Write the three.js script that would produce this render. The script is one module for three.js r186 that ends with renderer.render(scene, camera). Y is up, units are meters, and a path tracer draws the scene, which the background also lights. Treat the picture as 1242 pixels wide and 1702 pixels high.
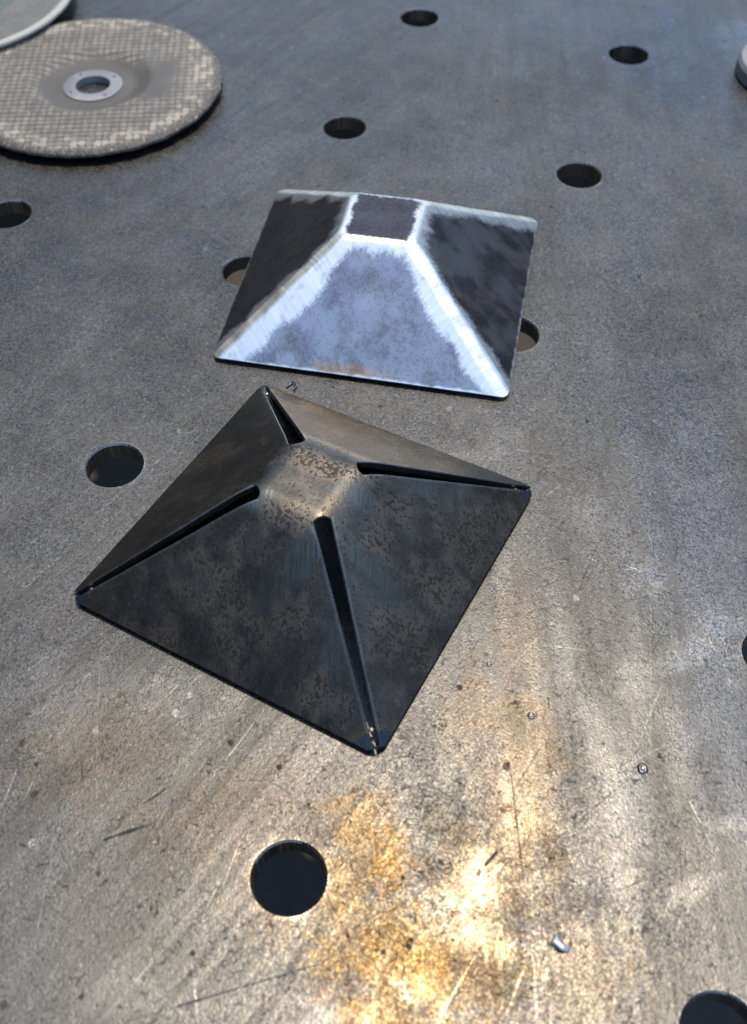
import * as THREE from 'three';
import { toCreasedNormals, mergeGeometries } from 'three/addons/utils/BufferGeometryUtils.js';

// ---------------------------------------------------------------- camera, sky, sun, exposure
const scene = new THREE.Scene();
const FOCAL = 1779.9, PW = 1242, PH = 1702, CAM_Y = 0.24803, PITCH = -0.89272, ROLL = 0.00248;
const camera = new THREE.PerspectiveCamera(51.107, 747 / 1024, 0.02, 60);
camera.rotation.order = 'YXZ';
camera.rotation.set(PITCH, 0, ROLL);
camera.position.set(0, CAM_Y, 0);
camera.focus = 0.315;
camera.userData.fStop = 14;
scene.add(camera);

const SUN_DIR = new THREE.Vector3(0.066, 0.955, -0.285).normalize();
const renderer = new THREE.WebGLRenderer({ antialias: true });
renderer.setSize(747, 1024);
renderer.toneMapping = THREE.LinearToneMapping;
renderer.toneMappingExposure = 1.925;
renderer.shadowMap.enabled = true;
renderer.shadowMap.type = THREE.PCFSoftShadowMap;

{ // clear sky: deep blue overhead, paler towards the horizon, hazier round the sun
  const w = 512, h = 256, d = new Float32Array(w * h * 4);
  for (let j = 0; j < h; j++) for (let i = 0; i < w; i++) {
    const lat = ((j + 0.5) / h - 0.5) * Math.PI, lon = ((i + 0.5) / w - 0.5) * 2 * Math.PI;
    const y = Math.sin(lat), x = Math.cos(lat) * Math.cos(lon), z = Math.cos(lat) * Math.sin(lon);
    const e = Math.max(0, y), air = Math.pow(1 - e, 3);
    const c = Math.max(0, x * SUN_DIR.x + y * SUN_DIR.y + z * SUN_DIR.z);
    const halo = 0.25 * Math.pow(c, 24) + 0.183 * Math.pow(c, 4);
    const o = (j * w + i) * 4;
    d[o] = 0.32 + 0.41 * air + halo; d[o + 1] = 0.49 + 0.41 * air + halo; d[o + 2] = 0.823 + 0.25 * air + halo * 0.95; d[o + 3] = 1;
  }
  const t = new THREE.DataTexture(d, w, h, THREE.RGBAFormat, THREE.FloatType);
  t.mapping = THREE.EquirectangularReflectionMapping; t.magFilter = THREE.LinearFilter; t.minFilter = THREE.LinearFilter; t.needsUpdate = true;
  scene.background = t; scene.environment = t;
}
const sun = new THREE.DirectionalLight(0xffeacb, 2.0);
sun.position.copy(SUN_DIR).multiplyScalar(3).add(new THREE.Vector3(0, 0, -0.3));
sun.target.position.set(0, 0, -0.3);
sun.castShadow = true; sun.shadow.radius = 1;
Object.assign(sun.shadow.camera, { left: -1, right: 1, top: 1, bottom: -1, near: 0.5, far: 6 });
sun.shadow.mapSize.set(2048, 2048);
scene.add(sun, sun.target);

// ---------------------------------------------------------------- helpers
const clamp = (x, a = 0, b = 1) => x < a ? a : x > b ? b : x;
const mix = (a, b, t) => a + (b - a) * t;
const step = (a, b, x) => { const t = clamp((x - a) / (b - a)); return t * t * (3 - 2 * t); };
function hash(ix, iy, s) {
  let h = Math.imul(ix, 374761393) ^ Math.imul(iy, 668265263) ^ Math.imul(s, 1274126177);
  h = Math.imul(h ^ (h >>> 13), 1103515245); h = Math.imul(h ^ (h >>> 16), 2246822519);
  return ((h ^ (h >>> 15)) >>> 0) / 4294967296;
}
function noise(x, y, s) {
  const ix = Math.floor(x), iy = Math.floor(y); let fx = x - ix, fy = y - iy;
  fx = fx * fx * (3 - 2 * fx); fy = fy * fy * (3 - 2 * fy);
  const a = hash(ix, iy, s), b = hash(ix + 1, iy, s), c = hash(ix, iy + 1, s), d = hash(ix + 1, iy + 1, s);
  return a + (b - a) * fx + (c - a) * fy + (a - b - c + d) * fx * fy;
}
function fbm(x, y, s, n) {
  let v = 0, a = 0.5, t = 0;
  for (let k = 0; k < n; k++) { v += a * noise(x, y, s + k * 17); t += a; a *= 0.55; const q = x * 1.62 - y * 1.18; y = x * 1.18 + y * 1.62; x = q + 7.3; }
  return v / t;
}
function rng(seed) { let s = seed >>> 0; return () => { s = (s + 0x6D2B79F5) >>> 0; let t = Math.imul(s ^ (s >>> 15), 1 | s); t = (t + Math.imul(t ^ (t >>> 7), 61 | t)) ^ t; return ((t ^ (t >>> 14)) >>> 0) / 4294967296; }; }
const SRGB = new Uint8Array(4097);
for (let i = 0; i <= 4096; i++) { const l = i / 4096; SRGB[i] = Math.round(255 * (l <= 0.0031308 ? 12.92 * l : 1.055 * Math.pow(l, 1 / 2.4) - 0.055)); }
const enc = (l) => SRGB[(clamp(l) * 4096) | 0];
function dataTex(px, n, m, srgb, wrap = THREE.ClampToEdgeWrapping) {
  const t = new THREE.DataTexture(px, n, m, THREE.RGBAFormat);
  t.magFilter = THREE.LinearFilter; t.minFilter = THREE.LinearMipmapLinearFilter; t.generateMipmaps = true; t.anisotropy = 8;
  t.wrapS = t.wrapT = wrap; if (srgb) t.colorSpace = THREE.SRGBColorSpace; t.needsUpdate = true; return t;
}
// one pass fills colour (linear F0), roughness/metalness and height maps: fn(u, v, out), out = [r, g, b, roughness, metalness, height]
function surface(n, m, fn, wrap) {
  const C = new Uint8Array(n * m * 4), R = new Uint8Array(n * m * 4), B = new Uint8Array(n * m * 4), o = [0, 0, 0, 0.5, 1, 0.5];
  for (let j = 0; j < m; j++) for (let i = 0; i < n; i++) {
    fn((i + 0.5) / n, (j + 0.5) / m, o, i, j);
    const k = (j * n + i) * 4;
    C[k] = enc(o[0]); C[k + 1] = enc(o[1]); C[k + 2] = enc(o[2]); C[k + 3] = 255;
    R[k] = 0; R[k + 1] = clamp(o[3]) * 255; R[k + 2] = clamp(o[4]) * 255; R[k + 3] = 255;
    B[k] = B[k + 1] = B[k + 2] = clamp(o[5]) * 255; B[k + 3] = 255;
  }
  return { map: dataTex(C, n, m, true, wrap), rm: dataTex(R, n, m, false, wrap), bump: dataTex(B, n, m, false, wrap) };
}
function metal(s, bumpScale, extra = {}) {
  return new THREE.MeshPhysicalMaterial({ map: s.map, roughnessMap: s.rm, metalnessMap: s.rm, roughness: 1, metalness: 1, bumpMap: s.bump, bumpScale, ...extra });
}
const CAM_Q = new THREE.Quaternion().setFromEuler(new THREE.Euler(PITCH, 0, ROLL, 'YXZ'));
function at(px, py, y = 0) { // photo pixel -> point where its ray meets the horizontal plane at height y
  const d = new THREE.Vector3((px - PW / 2) / FOCAL, -(py - PH / 2) / FOCAL, -1).applyQuaternion(CAM_Q);
  return new THREE.Vector3(0, CAM_Y, 0).addScaledVector(d, (y - CAM_Y) / d.y);
}
const used = {};
function numbered(name) { const n = used[name] = (used[name] ?? -1) + 1; return n ? `${name}_${String(n).padStart(3, '0')}` : name; }
function part(name, geo, mat, parent, label) {
  const m = new THREE.Mesh(geo, mat); m.name = name; m.castShadow = m.receiveShadow = true; parent.add(m);
  if (label) m.userData.label = label;
  return m;
}
function thing(name, label, category, pos = [0, 0, 0], group) {
  const g = new THREE.Group(); g.name = numbered(name); g.position.set(...pos); g.userData = { label, category };
  if (group) g.userData.group = group;
  scene.add(g); return g;
}
function tag(m, label, category, group) { m.name = numbered(m.name); Object.assign(m.userData, { label, category }); if (group) m.userData.group = group; return m; }
function gridGeo(nu, nv, pos, nor, uv, wallSides, t, under) {
  // closed plate: top grid, underside offset by t along the normal, and walls on the chosen sides (0: v=0, 1: u=1, 2: v=1, 3: u=0)
  const P = [], N = [], U = [], I = [], id = (i, j, b) => b * (nu + 1) * (nv + 1) + j * (nu + 1) + i;
  const put = (p, n, q) => { P.push(p.x, p.y, p.z); N.push(n.x, n.y, n.z); U.push(q[0], q[1]); return P.length / 3 - 1; };
  const T = [], Bo = [], NN = [];
  for (let j = 0; j <= nv; j++) for (let i = 0; i <= nu; i++) {
    const p = pos(i / nu, j / nv), n = nor(i / nu, j / nv); T.push(p); NN.push(n); Bo.push(under ? under(i / nu, j / nv) : p.clone().addScaledVector(n, -t));
  }
  T.forEach((p, k) => put(p, NN[k], uv(p))); Bo.forEach((p, k) => put(p, NN[k].clone().negate(), uv(p)));
  for (let j = 0; j < nv; j++) for (let i = 0; i < nu; i++) {
    const a = id(i, j, 0), b = id(i + 1, j, 0), c = id(i + 1, j + 1, 0), d = id(i, j + 1, 0); I.push(a, b, c, a, c, d);
    const e = id(i, j, 1), f = id(i + 1, j, 1), g = id(i + 1, j + 1, 1), h = id(i, j + 1, 1); I.push(e, g, f, e, h, g);
  }
  const sides = [[], [], [], []];
  for (let i = 0; i <= nu; i++) { sides[0].push(id(i, 0, 0)); sides[2].push(id(nu - i, nv, 0)); }
  for (let j = 0; j <= nv; j++) { sides[1].push(id(nu, j, 0)); sides[3].push(id(0, nv - j, 0)); }
  const BEV = 0.00022; // small worn bevel on the upper edge
  for (const s of wallSides) {
    const run = sides[s];
    for (let k = 0; k + 1 < run.length; k++) {
      const a = T[run[k]], b = T[run[k + 1]], c = Bo[run[k]], d = Bo[run[k + 1]];
      const n = new THREE.Vector3().subVectors(b, a).cross(new THREE.Vector3().subVectors(c, a)).normalize().negate();
      const nt = NN[run[k]], nb = n.clone().add(nt).normalize();
      const a1 = a.clone().addScaledVector(nt, -BEV).addScaledVector(n, BEV), b1 = b.clone().addScaledVector(nt, -BEV).addScaledVector(n, BEV);
      const q = [put(a, nb, uv(a)), put(b, nb, uv(b)), put(a1, nb, uv(a)), put(b1, nb, uv(b))];
      I.push(q[0], q[2], q[1], q[1], q[2], q[3]);
      const w = [put(a1, n, uv(a)), put(b1, n, uv(b)), put(c, n, uv(c)), put(d, n, uv(d))];
      I.push(w[0], w[2], w[1], w[1], w[2], w[3]);
    }
  }
  const g = new THREE.BufferGeometry();
  g.setAttribute('position', new THREE.Float32BufferAttribute(P, 3)); g.setAttribute('normal', new THREE.Float32BufferAttribute(N, 3));
  g.setAttribute('uv', new THREE.Float32BufferAttribute(U, 2)); g.setIndex(I); return g;
}

// ---------------------------------------------------------------- ground and the walls the steel mirrors
{
  const s = surface(512, 512, (u, v, o) => {
    const a = fbm(u * 8, v * 8, 3, 5), b = noise(u * 260, v * 260, 5);
    const k = 0.055 * (0.7 + 0.4 * a + 0.2 * (b - 0.5)); o[0] = k * 1.05; o[1] = k * 0.97; o[2] = k * 0.91; o[3] = 0.9; o[4] = 0; o[5] = b;
  }, THREE.RepeatWrapping);
  const g = new THREE.PlaneGeometry(30, 30); g.rotateX(-Math.PI / 2);
  const uv = g.attributes.uv; for (let i = 0; i < uv.count; i++) uv.setXY(i, uv.getX(i) * 20, uv.getY(i) * 20);
  const m = part('ground', g, metal(s, 0.001), scene); m.position.y = -0.91; m.userData.kind = 'structure';
}

{ // dark ribbed sheet walls on both sides of the yard, beyond the frame: the sloping steel faces mirror them
  const m = new THREE.MeshStandardMaterial({ color: new THREE.Color().setRGB(0.03, 0.031, 0.034), roughness: 0.7 });
  const wall = (name, x, z0, z1, top) => {
    const g = [], sheet = new THREE.BoxGeometry(0.05, top + 0.91, z1 - z0); sheet.translate(x, (top - 0.91) / 2, (z0 + z1) / 2); g.push(sheet);
    for (let z = z0 + 0.1; z < z1 - 0.05; z += 0.2) { const r = new THREE.BoxGeometry(0.03, top + 0.84, 0.04); r.translate(x - Math.sign(x) * 0.038, (top - 0.91) / 2, z); g.push(r); }
    part(name, mergeGeometries(g), m, scene).userData.kind = 'structure';
  };
  wall('wall_left', -1.6, -6, 3, 2.1);
  wall('wall_right', 1.7, -4, 2, 0.85);
  // added knee-high wall with a left return, blackening the view through far holes
  const low = [new THREE.BoxGeometry(3, 0.42, 0.1), new THREE.BoxGeometry(0.1, 0.42, 0.45)]; low[0].translate(0.6, -0.70, -1.08); low[1].translate(-0.78, -0.70, -0.80);
  const lw = part('added_wall_low', mergeGeometries(low), m, scene); lw.position.set(0.021191, 0, -0.500586); lw.rotation.y = -0.343848; lw.userData.kind = 'structure';
}

// ---------------------------------------------------------------- welding table
const GRID = { a: 0.343848, x: 0.021191, z: -0.500586, pitch: 0.1, r: 0.00865 };
const TX0 = -0.2, TXW = 0.4, TZ0 = -0.54, TZW = 0.5, TN = 2048;
const toTile = (p) => [(p.x - TX0) / TXW, (p.z - TZ0) / TZW];
function tableSurface() {
  const gold = new Float32Array(TN * TN), pale = new Float32Array(TN * TN), dark = new Float32Array(TN * TN), blue = new Float32Array(TN * TN);
  // gold and dark stains, paler patches, blue sky sheen painted as tint: [px, py, radius x, radius y in photo pixels, strength]; outlines are broken up by noise
  const splat = (arr, list, seed) => list.forEach(([px, py, rx, ry, k, rot = 0], idx) => {
    const c = at(px, py), ex = at(px + rx, py).sub(c), ez = at(px, py + ry).sub(c);
    const RX = Math.hypot(ex.x, ex.z), RZ = Math.hypot(ez.x, ez.z), R = Math.max(RX, RZ) * 1.7, cs = Math.cos(rot), sn = Math.sin(rot);
    const i0 = Math.max(0, ((c.x - R - TX0) / TXW * TN) | 0), i1 = Math.min(TN - 1, ((c.x + R - TX0) / TXW * TN) | 0);
    const j0 = Math.max(0, ((c.z - R - TZ0) / TZW * TN) | 0), j1 = Math.min(TN - 1, ((c.z + R - TZ0) / TZW * TN) | 0);
    for (let j = j0; j <= j1; j++) for (let i = i0; i <= i1; i++) {
      const x = (i + 0.5) / TN * TXW + TX0, z = (j + 0.5) / TN * TZW + TZ0, dx = x - c.x, dz = z - c.z;
      const qx = (dx * cs - dz * sn) / RX, qz = (dx * sn + dz * cs) / RZ;
      const n = fbm(x * 260 + idx * 3.1, z * 260, seed, 3), n2 = fbm(x * 900, z * 900, seed + 5, 2);
      const d = Math.hypot(qx, qz) + (n - 0.5) * 0.95 + (n2 - 0.5) * 0.6, m = step(1.3, 0.25, d) * k;
      const o = j * TN + i; if (m > arr[o]) arr[o] = m;
    }
  });
  splat(gold, [[600, 1390, 60, 90, 0.75], [650, 1430, 45, 90, 1], [575, 1480, 75, 110, 0.7], [640, 1580, 130, 110, 0.9], [710, 1620, 70, 90, 1], [620, 1680, 90, 60, 0.8], [790, 1600, 110, 130, 0.6], [800, 1460, 110, 120, 0.5], [860, 1380, 80, 150, 0.5], [870, 1240, 70, 130, 0.42],
    [480, 1470, 110, 110, 0.35], [960, 1620, 120, 120, 0.3], [560, 1340, 60, 24, 0.6], [420, 1360, 220, 100, 0.2], [150, 1250, 170, 100, 0.2], [800, 1190, 70, 90, 0.35], [860, 1060, 50, 120, 0.25]], 31);
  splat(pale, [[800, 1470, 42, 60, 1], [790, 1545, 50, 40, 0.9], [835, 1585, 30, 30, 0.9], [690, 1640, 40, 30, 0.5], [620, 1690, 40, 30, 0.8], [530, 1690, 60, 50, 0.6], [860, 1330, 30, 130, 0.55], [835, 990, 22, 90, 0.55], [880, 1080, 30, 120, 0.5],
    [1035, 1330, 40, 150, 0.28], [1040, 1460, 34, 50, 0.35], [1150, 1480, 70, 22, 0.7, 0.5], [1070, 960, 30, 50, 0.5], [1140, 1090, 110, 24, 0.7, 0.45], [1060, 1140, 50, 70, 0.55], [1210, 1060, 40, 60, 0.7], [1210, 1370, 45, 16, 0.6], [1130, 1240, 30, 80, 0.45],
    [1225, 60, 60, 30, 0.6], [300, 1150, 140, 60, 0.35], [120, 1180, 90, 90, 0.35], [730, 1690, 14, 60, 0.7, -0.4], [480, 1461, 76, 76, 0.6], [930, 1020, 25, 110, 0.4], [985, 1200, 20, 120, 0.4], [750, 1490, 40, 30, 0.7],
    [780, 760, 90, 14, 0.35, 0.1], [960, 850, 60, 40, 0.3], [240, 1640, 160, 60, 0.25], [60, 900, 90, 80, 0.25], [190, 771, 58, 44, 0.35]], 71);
  splat(dark, [[740, 1350, 70, 70, 0.6], [900, 1420, 50, 40, 0.7], [880, 1530, 60, 50, 0.7], [960, 1500, 60, 40, 0.6], [860, 1640, 60, 60, 0.6], [720, 1445, 40, 40, 0.6], [660, 1560, 30, 26, 0.6], [770, 1600, 40, 26, 0.6], [680, 1690, 60, 30, 0.6], [575, 1660, 30, 50, 0.55],
    [610, 1440, 28, 60, 0.45], [530, 1380, 50, 40, 0.45], [950, 1260, 40, 110, 0.5], [1100, 1350, 50, 120, 0.4], [1180, 1290, 30, 90, 0.4], [1180, 1560, 90, 90, 0.35], [700, 1250, 60, 60, 0.4], [500, 1630, 40, 60, 0.35], [330, 1600, 120, 70, 0.3], [400, 1330, 90, 40, 0.25],
    [260, 580, 110, 26, 0.4], [600, 130, 160, 50, 0.25], [860, 160, 120, 40, 0.3], [1050, 800, 160, 100, 0.25], [80, 620, 120, 60, 0.3], [990, 1120, 30, 60, 0.35]], 111);
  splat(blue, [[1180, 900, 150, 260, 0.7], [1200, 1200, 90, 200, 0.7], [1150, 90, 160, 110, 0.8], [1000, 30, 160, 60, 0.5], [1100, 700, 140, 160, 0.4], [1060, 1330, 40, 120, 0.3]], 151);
  // scratches
  const cv = document.createElement('canvas'); cv.width = cv.height = TN; const cx = cv.getContext('2d');
  cx.fillStyle = '#000'; cx.fillRect(0, 0, TN, TN); cx.globalCompositeOperation = 'lighter'; cx.lineCap = 'round';
  const R = rng(11);
  const line = (x0, y0, x1, y1, w, col, broken = 0, bow = 0) => { // in tile pixels; a broken scratch skips
    const n = Math.max(2, Math.hypot(x1 - x0, y1 - y0) / 9 | 0); cx.strokeStyle = col;
    for (let k = 0; k < n; k++) {
      if (R() < broken) continue;
      const a = k / n, b = (k + 1) / n, ox = (y1 - y0) * bow, oy = (x0 - x1) * bow, q = (t) => 4 * t * (1 - t);
      cx.lineWidth = w * 0.72 * (0.5 + R()) * Math.sin(Math.PI * (0.08 + 0.84 * (a + b) / 2)) + 0.15; cx.beginPath(); cx.moveTo(mix(x0, x1, a) + ox * q(a), mix(y0, y1, a) + oy * q(a)); cx.lineTo(mix(x0, x1, b) + ox * q(b), mix(y0, y1, b) + oy * q(b)); cx.stroke();
    }
  };
  const pl = (a, b, c, d, w, col, br, bow) => { const p = toTile(at(a, b)), q = toTile(at(c, d)); line(p[0] * TN, p[1] * TN, q[0] * TN, q[1] * TN, w, col, br, bow); };
  const L = (k) => `rgb(${k | 0},0,0)`, D = (k) => `rgb(0,${k | 0},0)`;
  // those the photograph shows one by one
  for (const [a, b, c, d, w, k, br] of [[0, 1015, 150, 880, 1.4, 150, 0.15], [60, 940, 340, 700, 1.2, 140, 0.1], [0, 800, 170, 690, 1.4, 170, 0.3], [0, 670, 40, 630, 2, 170, 0.2], [150, 715, 180, 680, 1.6, 200, 0.1], [20, 690, 60, 650, 1.2, 150, 0.2], [340, 1310, 440, 1180, 2, 230, 0.1],
    [365, 1490, 410, 1370, 1.8, 230, 0.1], [330, 1540, 368, 1460, 1.8, 190, 0.2], [320, 1415, 345, 1360, 1.6, 170, 0.2], [0, 1350, 45, 1240, 2.4, 210, 0.35], [40, 1330, 75, 1260, 1.8, 190, 0.3], [60, 1560, 85, 1430, 1.6, 180, 0.3], [320, 1600, 330, 1700, 2, 210, 0.2],
    [80, 1420, 120, 1330, 1.4, 160, 0.3], [250, 1390, 280, 1340, 1.6, 170, 0.2], [730, 1690, 790, 1590, 3.4, 255, 0.1], [840, 1690, 875, 1600, 2.6, 220, 0.25], [888, 1600, 892, 1690, 1.8, 210, 0.2], [930, 1620, 925, 1700, 2.4, 190, 0.3], [500, 1260, 520, 1245, 1.4, 180, 0.2], [480, 1310, 520, 1280, 1.3, 170, 0.2],
    [900, 1072, 985, 1082, 1.4, 200, 0], [800, 742, 935, 756, 1.4, 150, 0.15], [880, 795, 960, 818, 1.4, 150, 0.2], [975, 740, 1080, 765, 1.3, 150, 0.3], [1185, 808, 1215, 790, 2.2, 170, 0.1], [1080, 770, 1020, 850, 1.3, 120, 0.25], [960, 660, 950, 700, 1.3, 110, 0.2], [970, 680, 990, 730, 1.2, 110, 0.2],
    [1110, 735, 1125, 730, 2.4, 170, 0], [1040, 940, 1065, 950, 2, 160, 0], [1175, 1050, 1186, 1080, 1.6, 180, 0], [915, 875, 960, 900, 1.3, 130, 0.2], [990, 930, 1020, 965, 1.2, 120, 0.2], [1140, 1320, 1180, 1400, 1.6, 140, 0.3], [850, 70, 795, 175, 2, 80, 0.3], [690, 140, 780, 215, 1.6, 60, 0.3],
    [900, 830, 940, 800, 2.2, 110, 0.4], [830, 740, 880, 700, 1.6, 110, 0.4], [0, 1150, 120, 1060, 1.4, 150, 0.3], [40, 1200, 300, 1010, 1.2, 130, 0.35], [230, 1200, 330, 1110, 1.4, 140, 0.3], [170, 890, 175, 860, 1.2, 120, 0.1], [300, 630, 420, 470, 1.2, 80, 0.4], [440, 290, 300, 420, 1.6, 60, 0.5]]) pl(a, b, c, d, w, L(k), br);
  for (const [a, b, c, d, w, k, br, bow] of [[172, 1396, 252, 1369, 4, 255, 0], [233, 1340, 288, 1302, 3, 230, 0.15], [213, 1697, 540, 1600, 1.8, 190, 0.05], [848, 1272, 871, 1465, 1.9, 210, 0.05], [1060, 1282, 920, 1400, 1.5, 160, 0.1], [955, 1000, 1010, 860, 1.5, 130, 0.1], [1020, 830, 1070, 780, 1.3, 120, 0.2],
    [940, 1290, 925, 1330, 1.5, 150, 0.1], [60, 1440, 80, 1435, 2.4, 190, 0], [34, 1403, 50, 1411, 2.6, 200, 0], [808, 1437, 825, 1417, 4.4, 255, 0], [135, 1265, 137, 1300, 1.8, 170, 0.1], [1030, 1480, 1120, 1440, 1.3, 140, 0.2], [900, 1240, 850, 1320, 1.2, 140, 0.2], [1085, 1465, 1092, 1440, 1.6, 150, 0],
    [800, 1060, 845, 1045, 1.4, 140, 0, 0.1], [420, 520, 440, 580, 1.2, 80, 0.3], [230, 1690, 330, 1610, 1.2, 120, 0.3], [1125, 1330, 1140, 1560, 1, 110, 0.3], [870, 1290, 900, 1500, 0.9, 100, 0.4], [560, 1560, 660, 1500, 1, 120, 0.3]]) pl(a, b, c, d, w, D(k), br, bow);
  // the many fine ones: work drawn across the table in one main direction, and strays
  const p0 = toTile(at(0, 1015)), p1 = toTile(at(330, 720)), main = Math.atan2(p1[1] - p0[1], p1[0] - p0[0]);
  for (let k = 0; k < 760; k++) {
    const x = R() * TN, y = (0.3 + 0.7 * Math.pow(R(), 0.7)) * TN, stray = R() < 0.45, a = stray ? R() * 6.283 : main + (R() - 0.5) * 0.5, l = 12 + Math.pow(R(), 3) * 260, s = R() * R();
    line(x, y, x + Math.cos(a) * l, y + Math.sin(a) * l, 0.7 + s * 1.1, L(35 + s * 110), 0.25, (R() - 0.5) * 0.06);
  }
  for (let k = 0; k < 620; k++) {
    const x = R() * TN, y = (0.25 + 0.75 * Math.pow(R(), 0.7)) * TN, a = R() * 6.283, l = 8 + Math.pow(R(), 3) * 190, s = R() * R();
    line(x, y, x + Math.cos(a) * l, y + Math.sin(a) * l, 0.5 + s * 0.6, D(45 + s * 110), 0.2, (R() - 0.5) * 0.2);
  }
  for (let k = 0; k < 110; k++) { // long thin ones right across
    const x = R() * TN, y = (0.3 + 0.7 * R()) * TN, a = R() < 0.5 ? main + (R() - 0.5) * 0.35 : R() * 6.283, l = 250 + R() * 700;
    line(x, y, x + Math.cos(a) * l, y + Math.sin(a) * l, 0.7 + R() * 0.5, R() < 0.6 ? L(40 + R() * 60) : D(40 + R() * 70), 0.12, (R() - 0.5) * 0.1);
  }
  for (let k = 0; k < 26000; k++) { // hair-fine curls of swarf scratched in, denser in patches
    const x = R() * TN, y = (0.2 + 0.8 * Math.pow(R(), 0.75)) * TN; if (fbm(x / 70, y / 70, 131, 3) < 0.36 + 0.2 * R()) continue;
    const a = R() * 6.283, l = 3 + R() * R() * 13, b = (R() - 0.5) * 2.4, dk = R() < 0.68, v = 80 + R() * R() * 165; cx.strokeStyle = dk ? D(v) : L(v * 0.75); cx.lineWidth = 0.45 + R() * 0.55;
    cx.beginPath(); cx.moveTo(x, y); cx.quadraticCurveTo(x + Math.cos(a) * l * 0.5, y + Math.sin(a) * l * 0.5, x + Math.cos(a + b) * l, y + Math.sin(a + b) * l); cx.stroke();
  }
  for (let k = 0; k < 700; k++) { // pits and specks
    const x = R() * TN, y = R() * TN, s = Math.pow(R(), 5); cx.fillStyle = R() < 0.62 ? D(150 + R() * 100) : L(110 + R() * 120);
    cx.beginPath(); cx.ellipse(x, y, 0.7 + s * 5, 0.7 + s * 4, R() * 3, 0, 6.283); cx.fill();
  }
  for (const [a, b, r] of [[684, 1563, 4], [680, 1573, 5], [637, 1582, 4], [670, 1459, 4], [513, 1337, 4], [845, 1270, 4], [578, 1556, 4], [320, 1585, 5], [1003, 1236, 3], [752, 1562, 3], [251, 1511, 3], [60, 1270, 5], [464, 1275, 6], [1225, 1025, 3], [1016, 700, 2], [1222, 330, 3], [1075, 228, 4], [1183, 246, 2], [978, 325, 2]]) {
    const p = toTile(at(a, b)); cx.fillStyle = D(240); cx.beginPath(); cx.ellipse(p[0] * TN, p[1] * TN, r * 0.62, r * 0.5, 0.3, 0, 6.283); cx.fill();
  }
  const sc = cx.getImageData(0, 0, TN, TN).data;
  const q0 = at(0, 1015), q1 = at(330, 720), ml = Math.hypot(q1.x - q0.x, q1.z - q0.z), cm = (q1.x - q0.x) / ml, sm = -(q1.z - q0.z) / ml; // main direction of the wear
  // rims of the holes, rubbed bright
  const ca = Math.cos(GRID.a), sa = Math.sin(GRID.a);
  return surface(TN, TN, (u, v, o, i, j) => {
    const x = u * TXW + TX0, z = v * TZW + TZ0, mx = x * 1000, mz = z * 1000, k = j * TN + i;
    const big = fbm(mx / 55, mz / 55, 1, 4), mid = fbm(mx / 11, mz / 11, 9, 4), wx = noise(mx / 1.7, mz / 1.7, 21) * 1.6, wz = noise(mx / 1.7, mz / 1.7, 22) * 1.6;
    const fine = noise(mx / 0.4 + wx, mz / 0.4 + wz, 23), grain = hash(i, j, 4), curl = 1 - Math.abs(2 * noise(mx / 0.8 + wx, mz / 0.8 + wz, 25) - 1), blot = fbm(mx / 2.6, mz / 2.6, 41, 3);
    let F = 0.079 * (0.62 + 0.42 * big + 0.36 * mid + 0.3 * (blot - 0.5) + 0.42 * (fine - 0.5) + 0.26 * (grain - 0.5));
    const fleck = step(0.8, 0.97, curl) * step(0.38, 0.62, blot + (grain - 0.5) * 0.3); F *= 1 - 0.42 * fleck; F *= 1 + 0.4 * step(0.72, 0.9, noise(mx / 0.45, mz / 0.45, 27));
    const lx0 = ((x - GRID.x) * ca + (z - GRID.z) * sa) / GRID.pitch, lz0 = (-(x - GRID.x) * sa + (z - GRID.z) * ca) / GRID.pitch;
    const hd = Math.hypot(lx0 - Math.round(lx0), lz0 - Math.round(lz0)) * GRID.pitch - GRID.r;
    const rim = step(0.0011, 0.0002, hd + (fine - 0.5) * 0.0008 + (noise(mx / 6, mz / 6, 61) - 0.5) * 0.0011);
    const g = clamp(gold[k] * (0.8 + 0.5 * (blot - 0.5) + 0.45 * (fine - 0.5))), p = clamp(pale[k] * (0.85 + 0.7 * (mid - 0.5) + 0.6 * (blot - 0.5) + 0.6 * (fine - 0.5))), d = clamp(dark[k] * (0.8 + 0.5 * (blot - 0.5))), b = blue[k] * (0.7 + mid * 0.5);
    const sw = step(-0.03, 0.06, x + 0.02 * (big - 0.5)), ac = mx * sm + mz * cm, ln = mx * cm - mz * sm, streak = mix(0.6 * noise(ac / 2.2, ln / 45, 161) + 0.4 * noise(ac / 0.7, ln / 30, 162), 0.6 * noise(mx / 4.5 + mz / 60, mz / 38, 163) + 0.4 * noise(mx / 1.1, mz / 26, 164), sw);
    const li = sc[k * 4] / 255, da = sc[k * 4 + 1] / 255;
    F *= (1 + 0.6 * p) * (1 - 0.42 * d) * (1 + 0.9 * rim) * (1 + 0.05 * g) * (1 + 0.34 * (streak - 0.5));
    F = F * (1 + 0.85 * li) + 0.025 * li; F *= 1 - 0.72 * da;
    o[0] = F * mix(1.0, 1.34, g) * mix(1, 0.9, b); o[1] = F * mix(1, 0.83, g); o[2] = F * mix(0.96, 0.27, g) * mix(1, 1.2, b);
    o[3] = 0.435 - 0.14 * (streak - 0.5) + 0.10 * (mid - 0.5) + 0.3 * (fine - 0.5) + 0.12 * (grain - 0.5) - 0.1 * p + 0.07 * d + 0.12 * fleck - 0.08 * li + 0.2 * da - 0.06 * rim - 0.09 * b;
    o[4] = 1 - 0.35 * da;
    o[5] = 0.5 + 0.14 * (fine - 0.5) + 0.2 * (grain - 0.5) + 0.05 * (blot - 0.5) - 0.1 * fleck - 0.12 * li - 0.16 * da;
  }, THREE.MirroredRepeatWrapping);
}
const tableMat = metal(tableSurface(), 0.00012);
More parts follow.
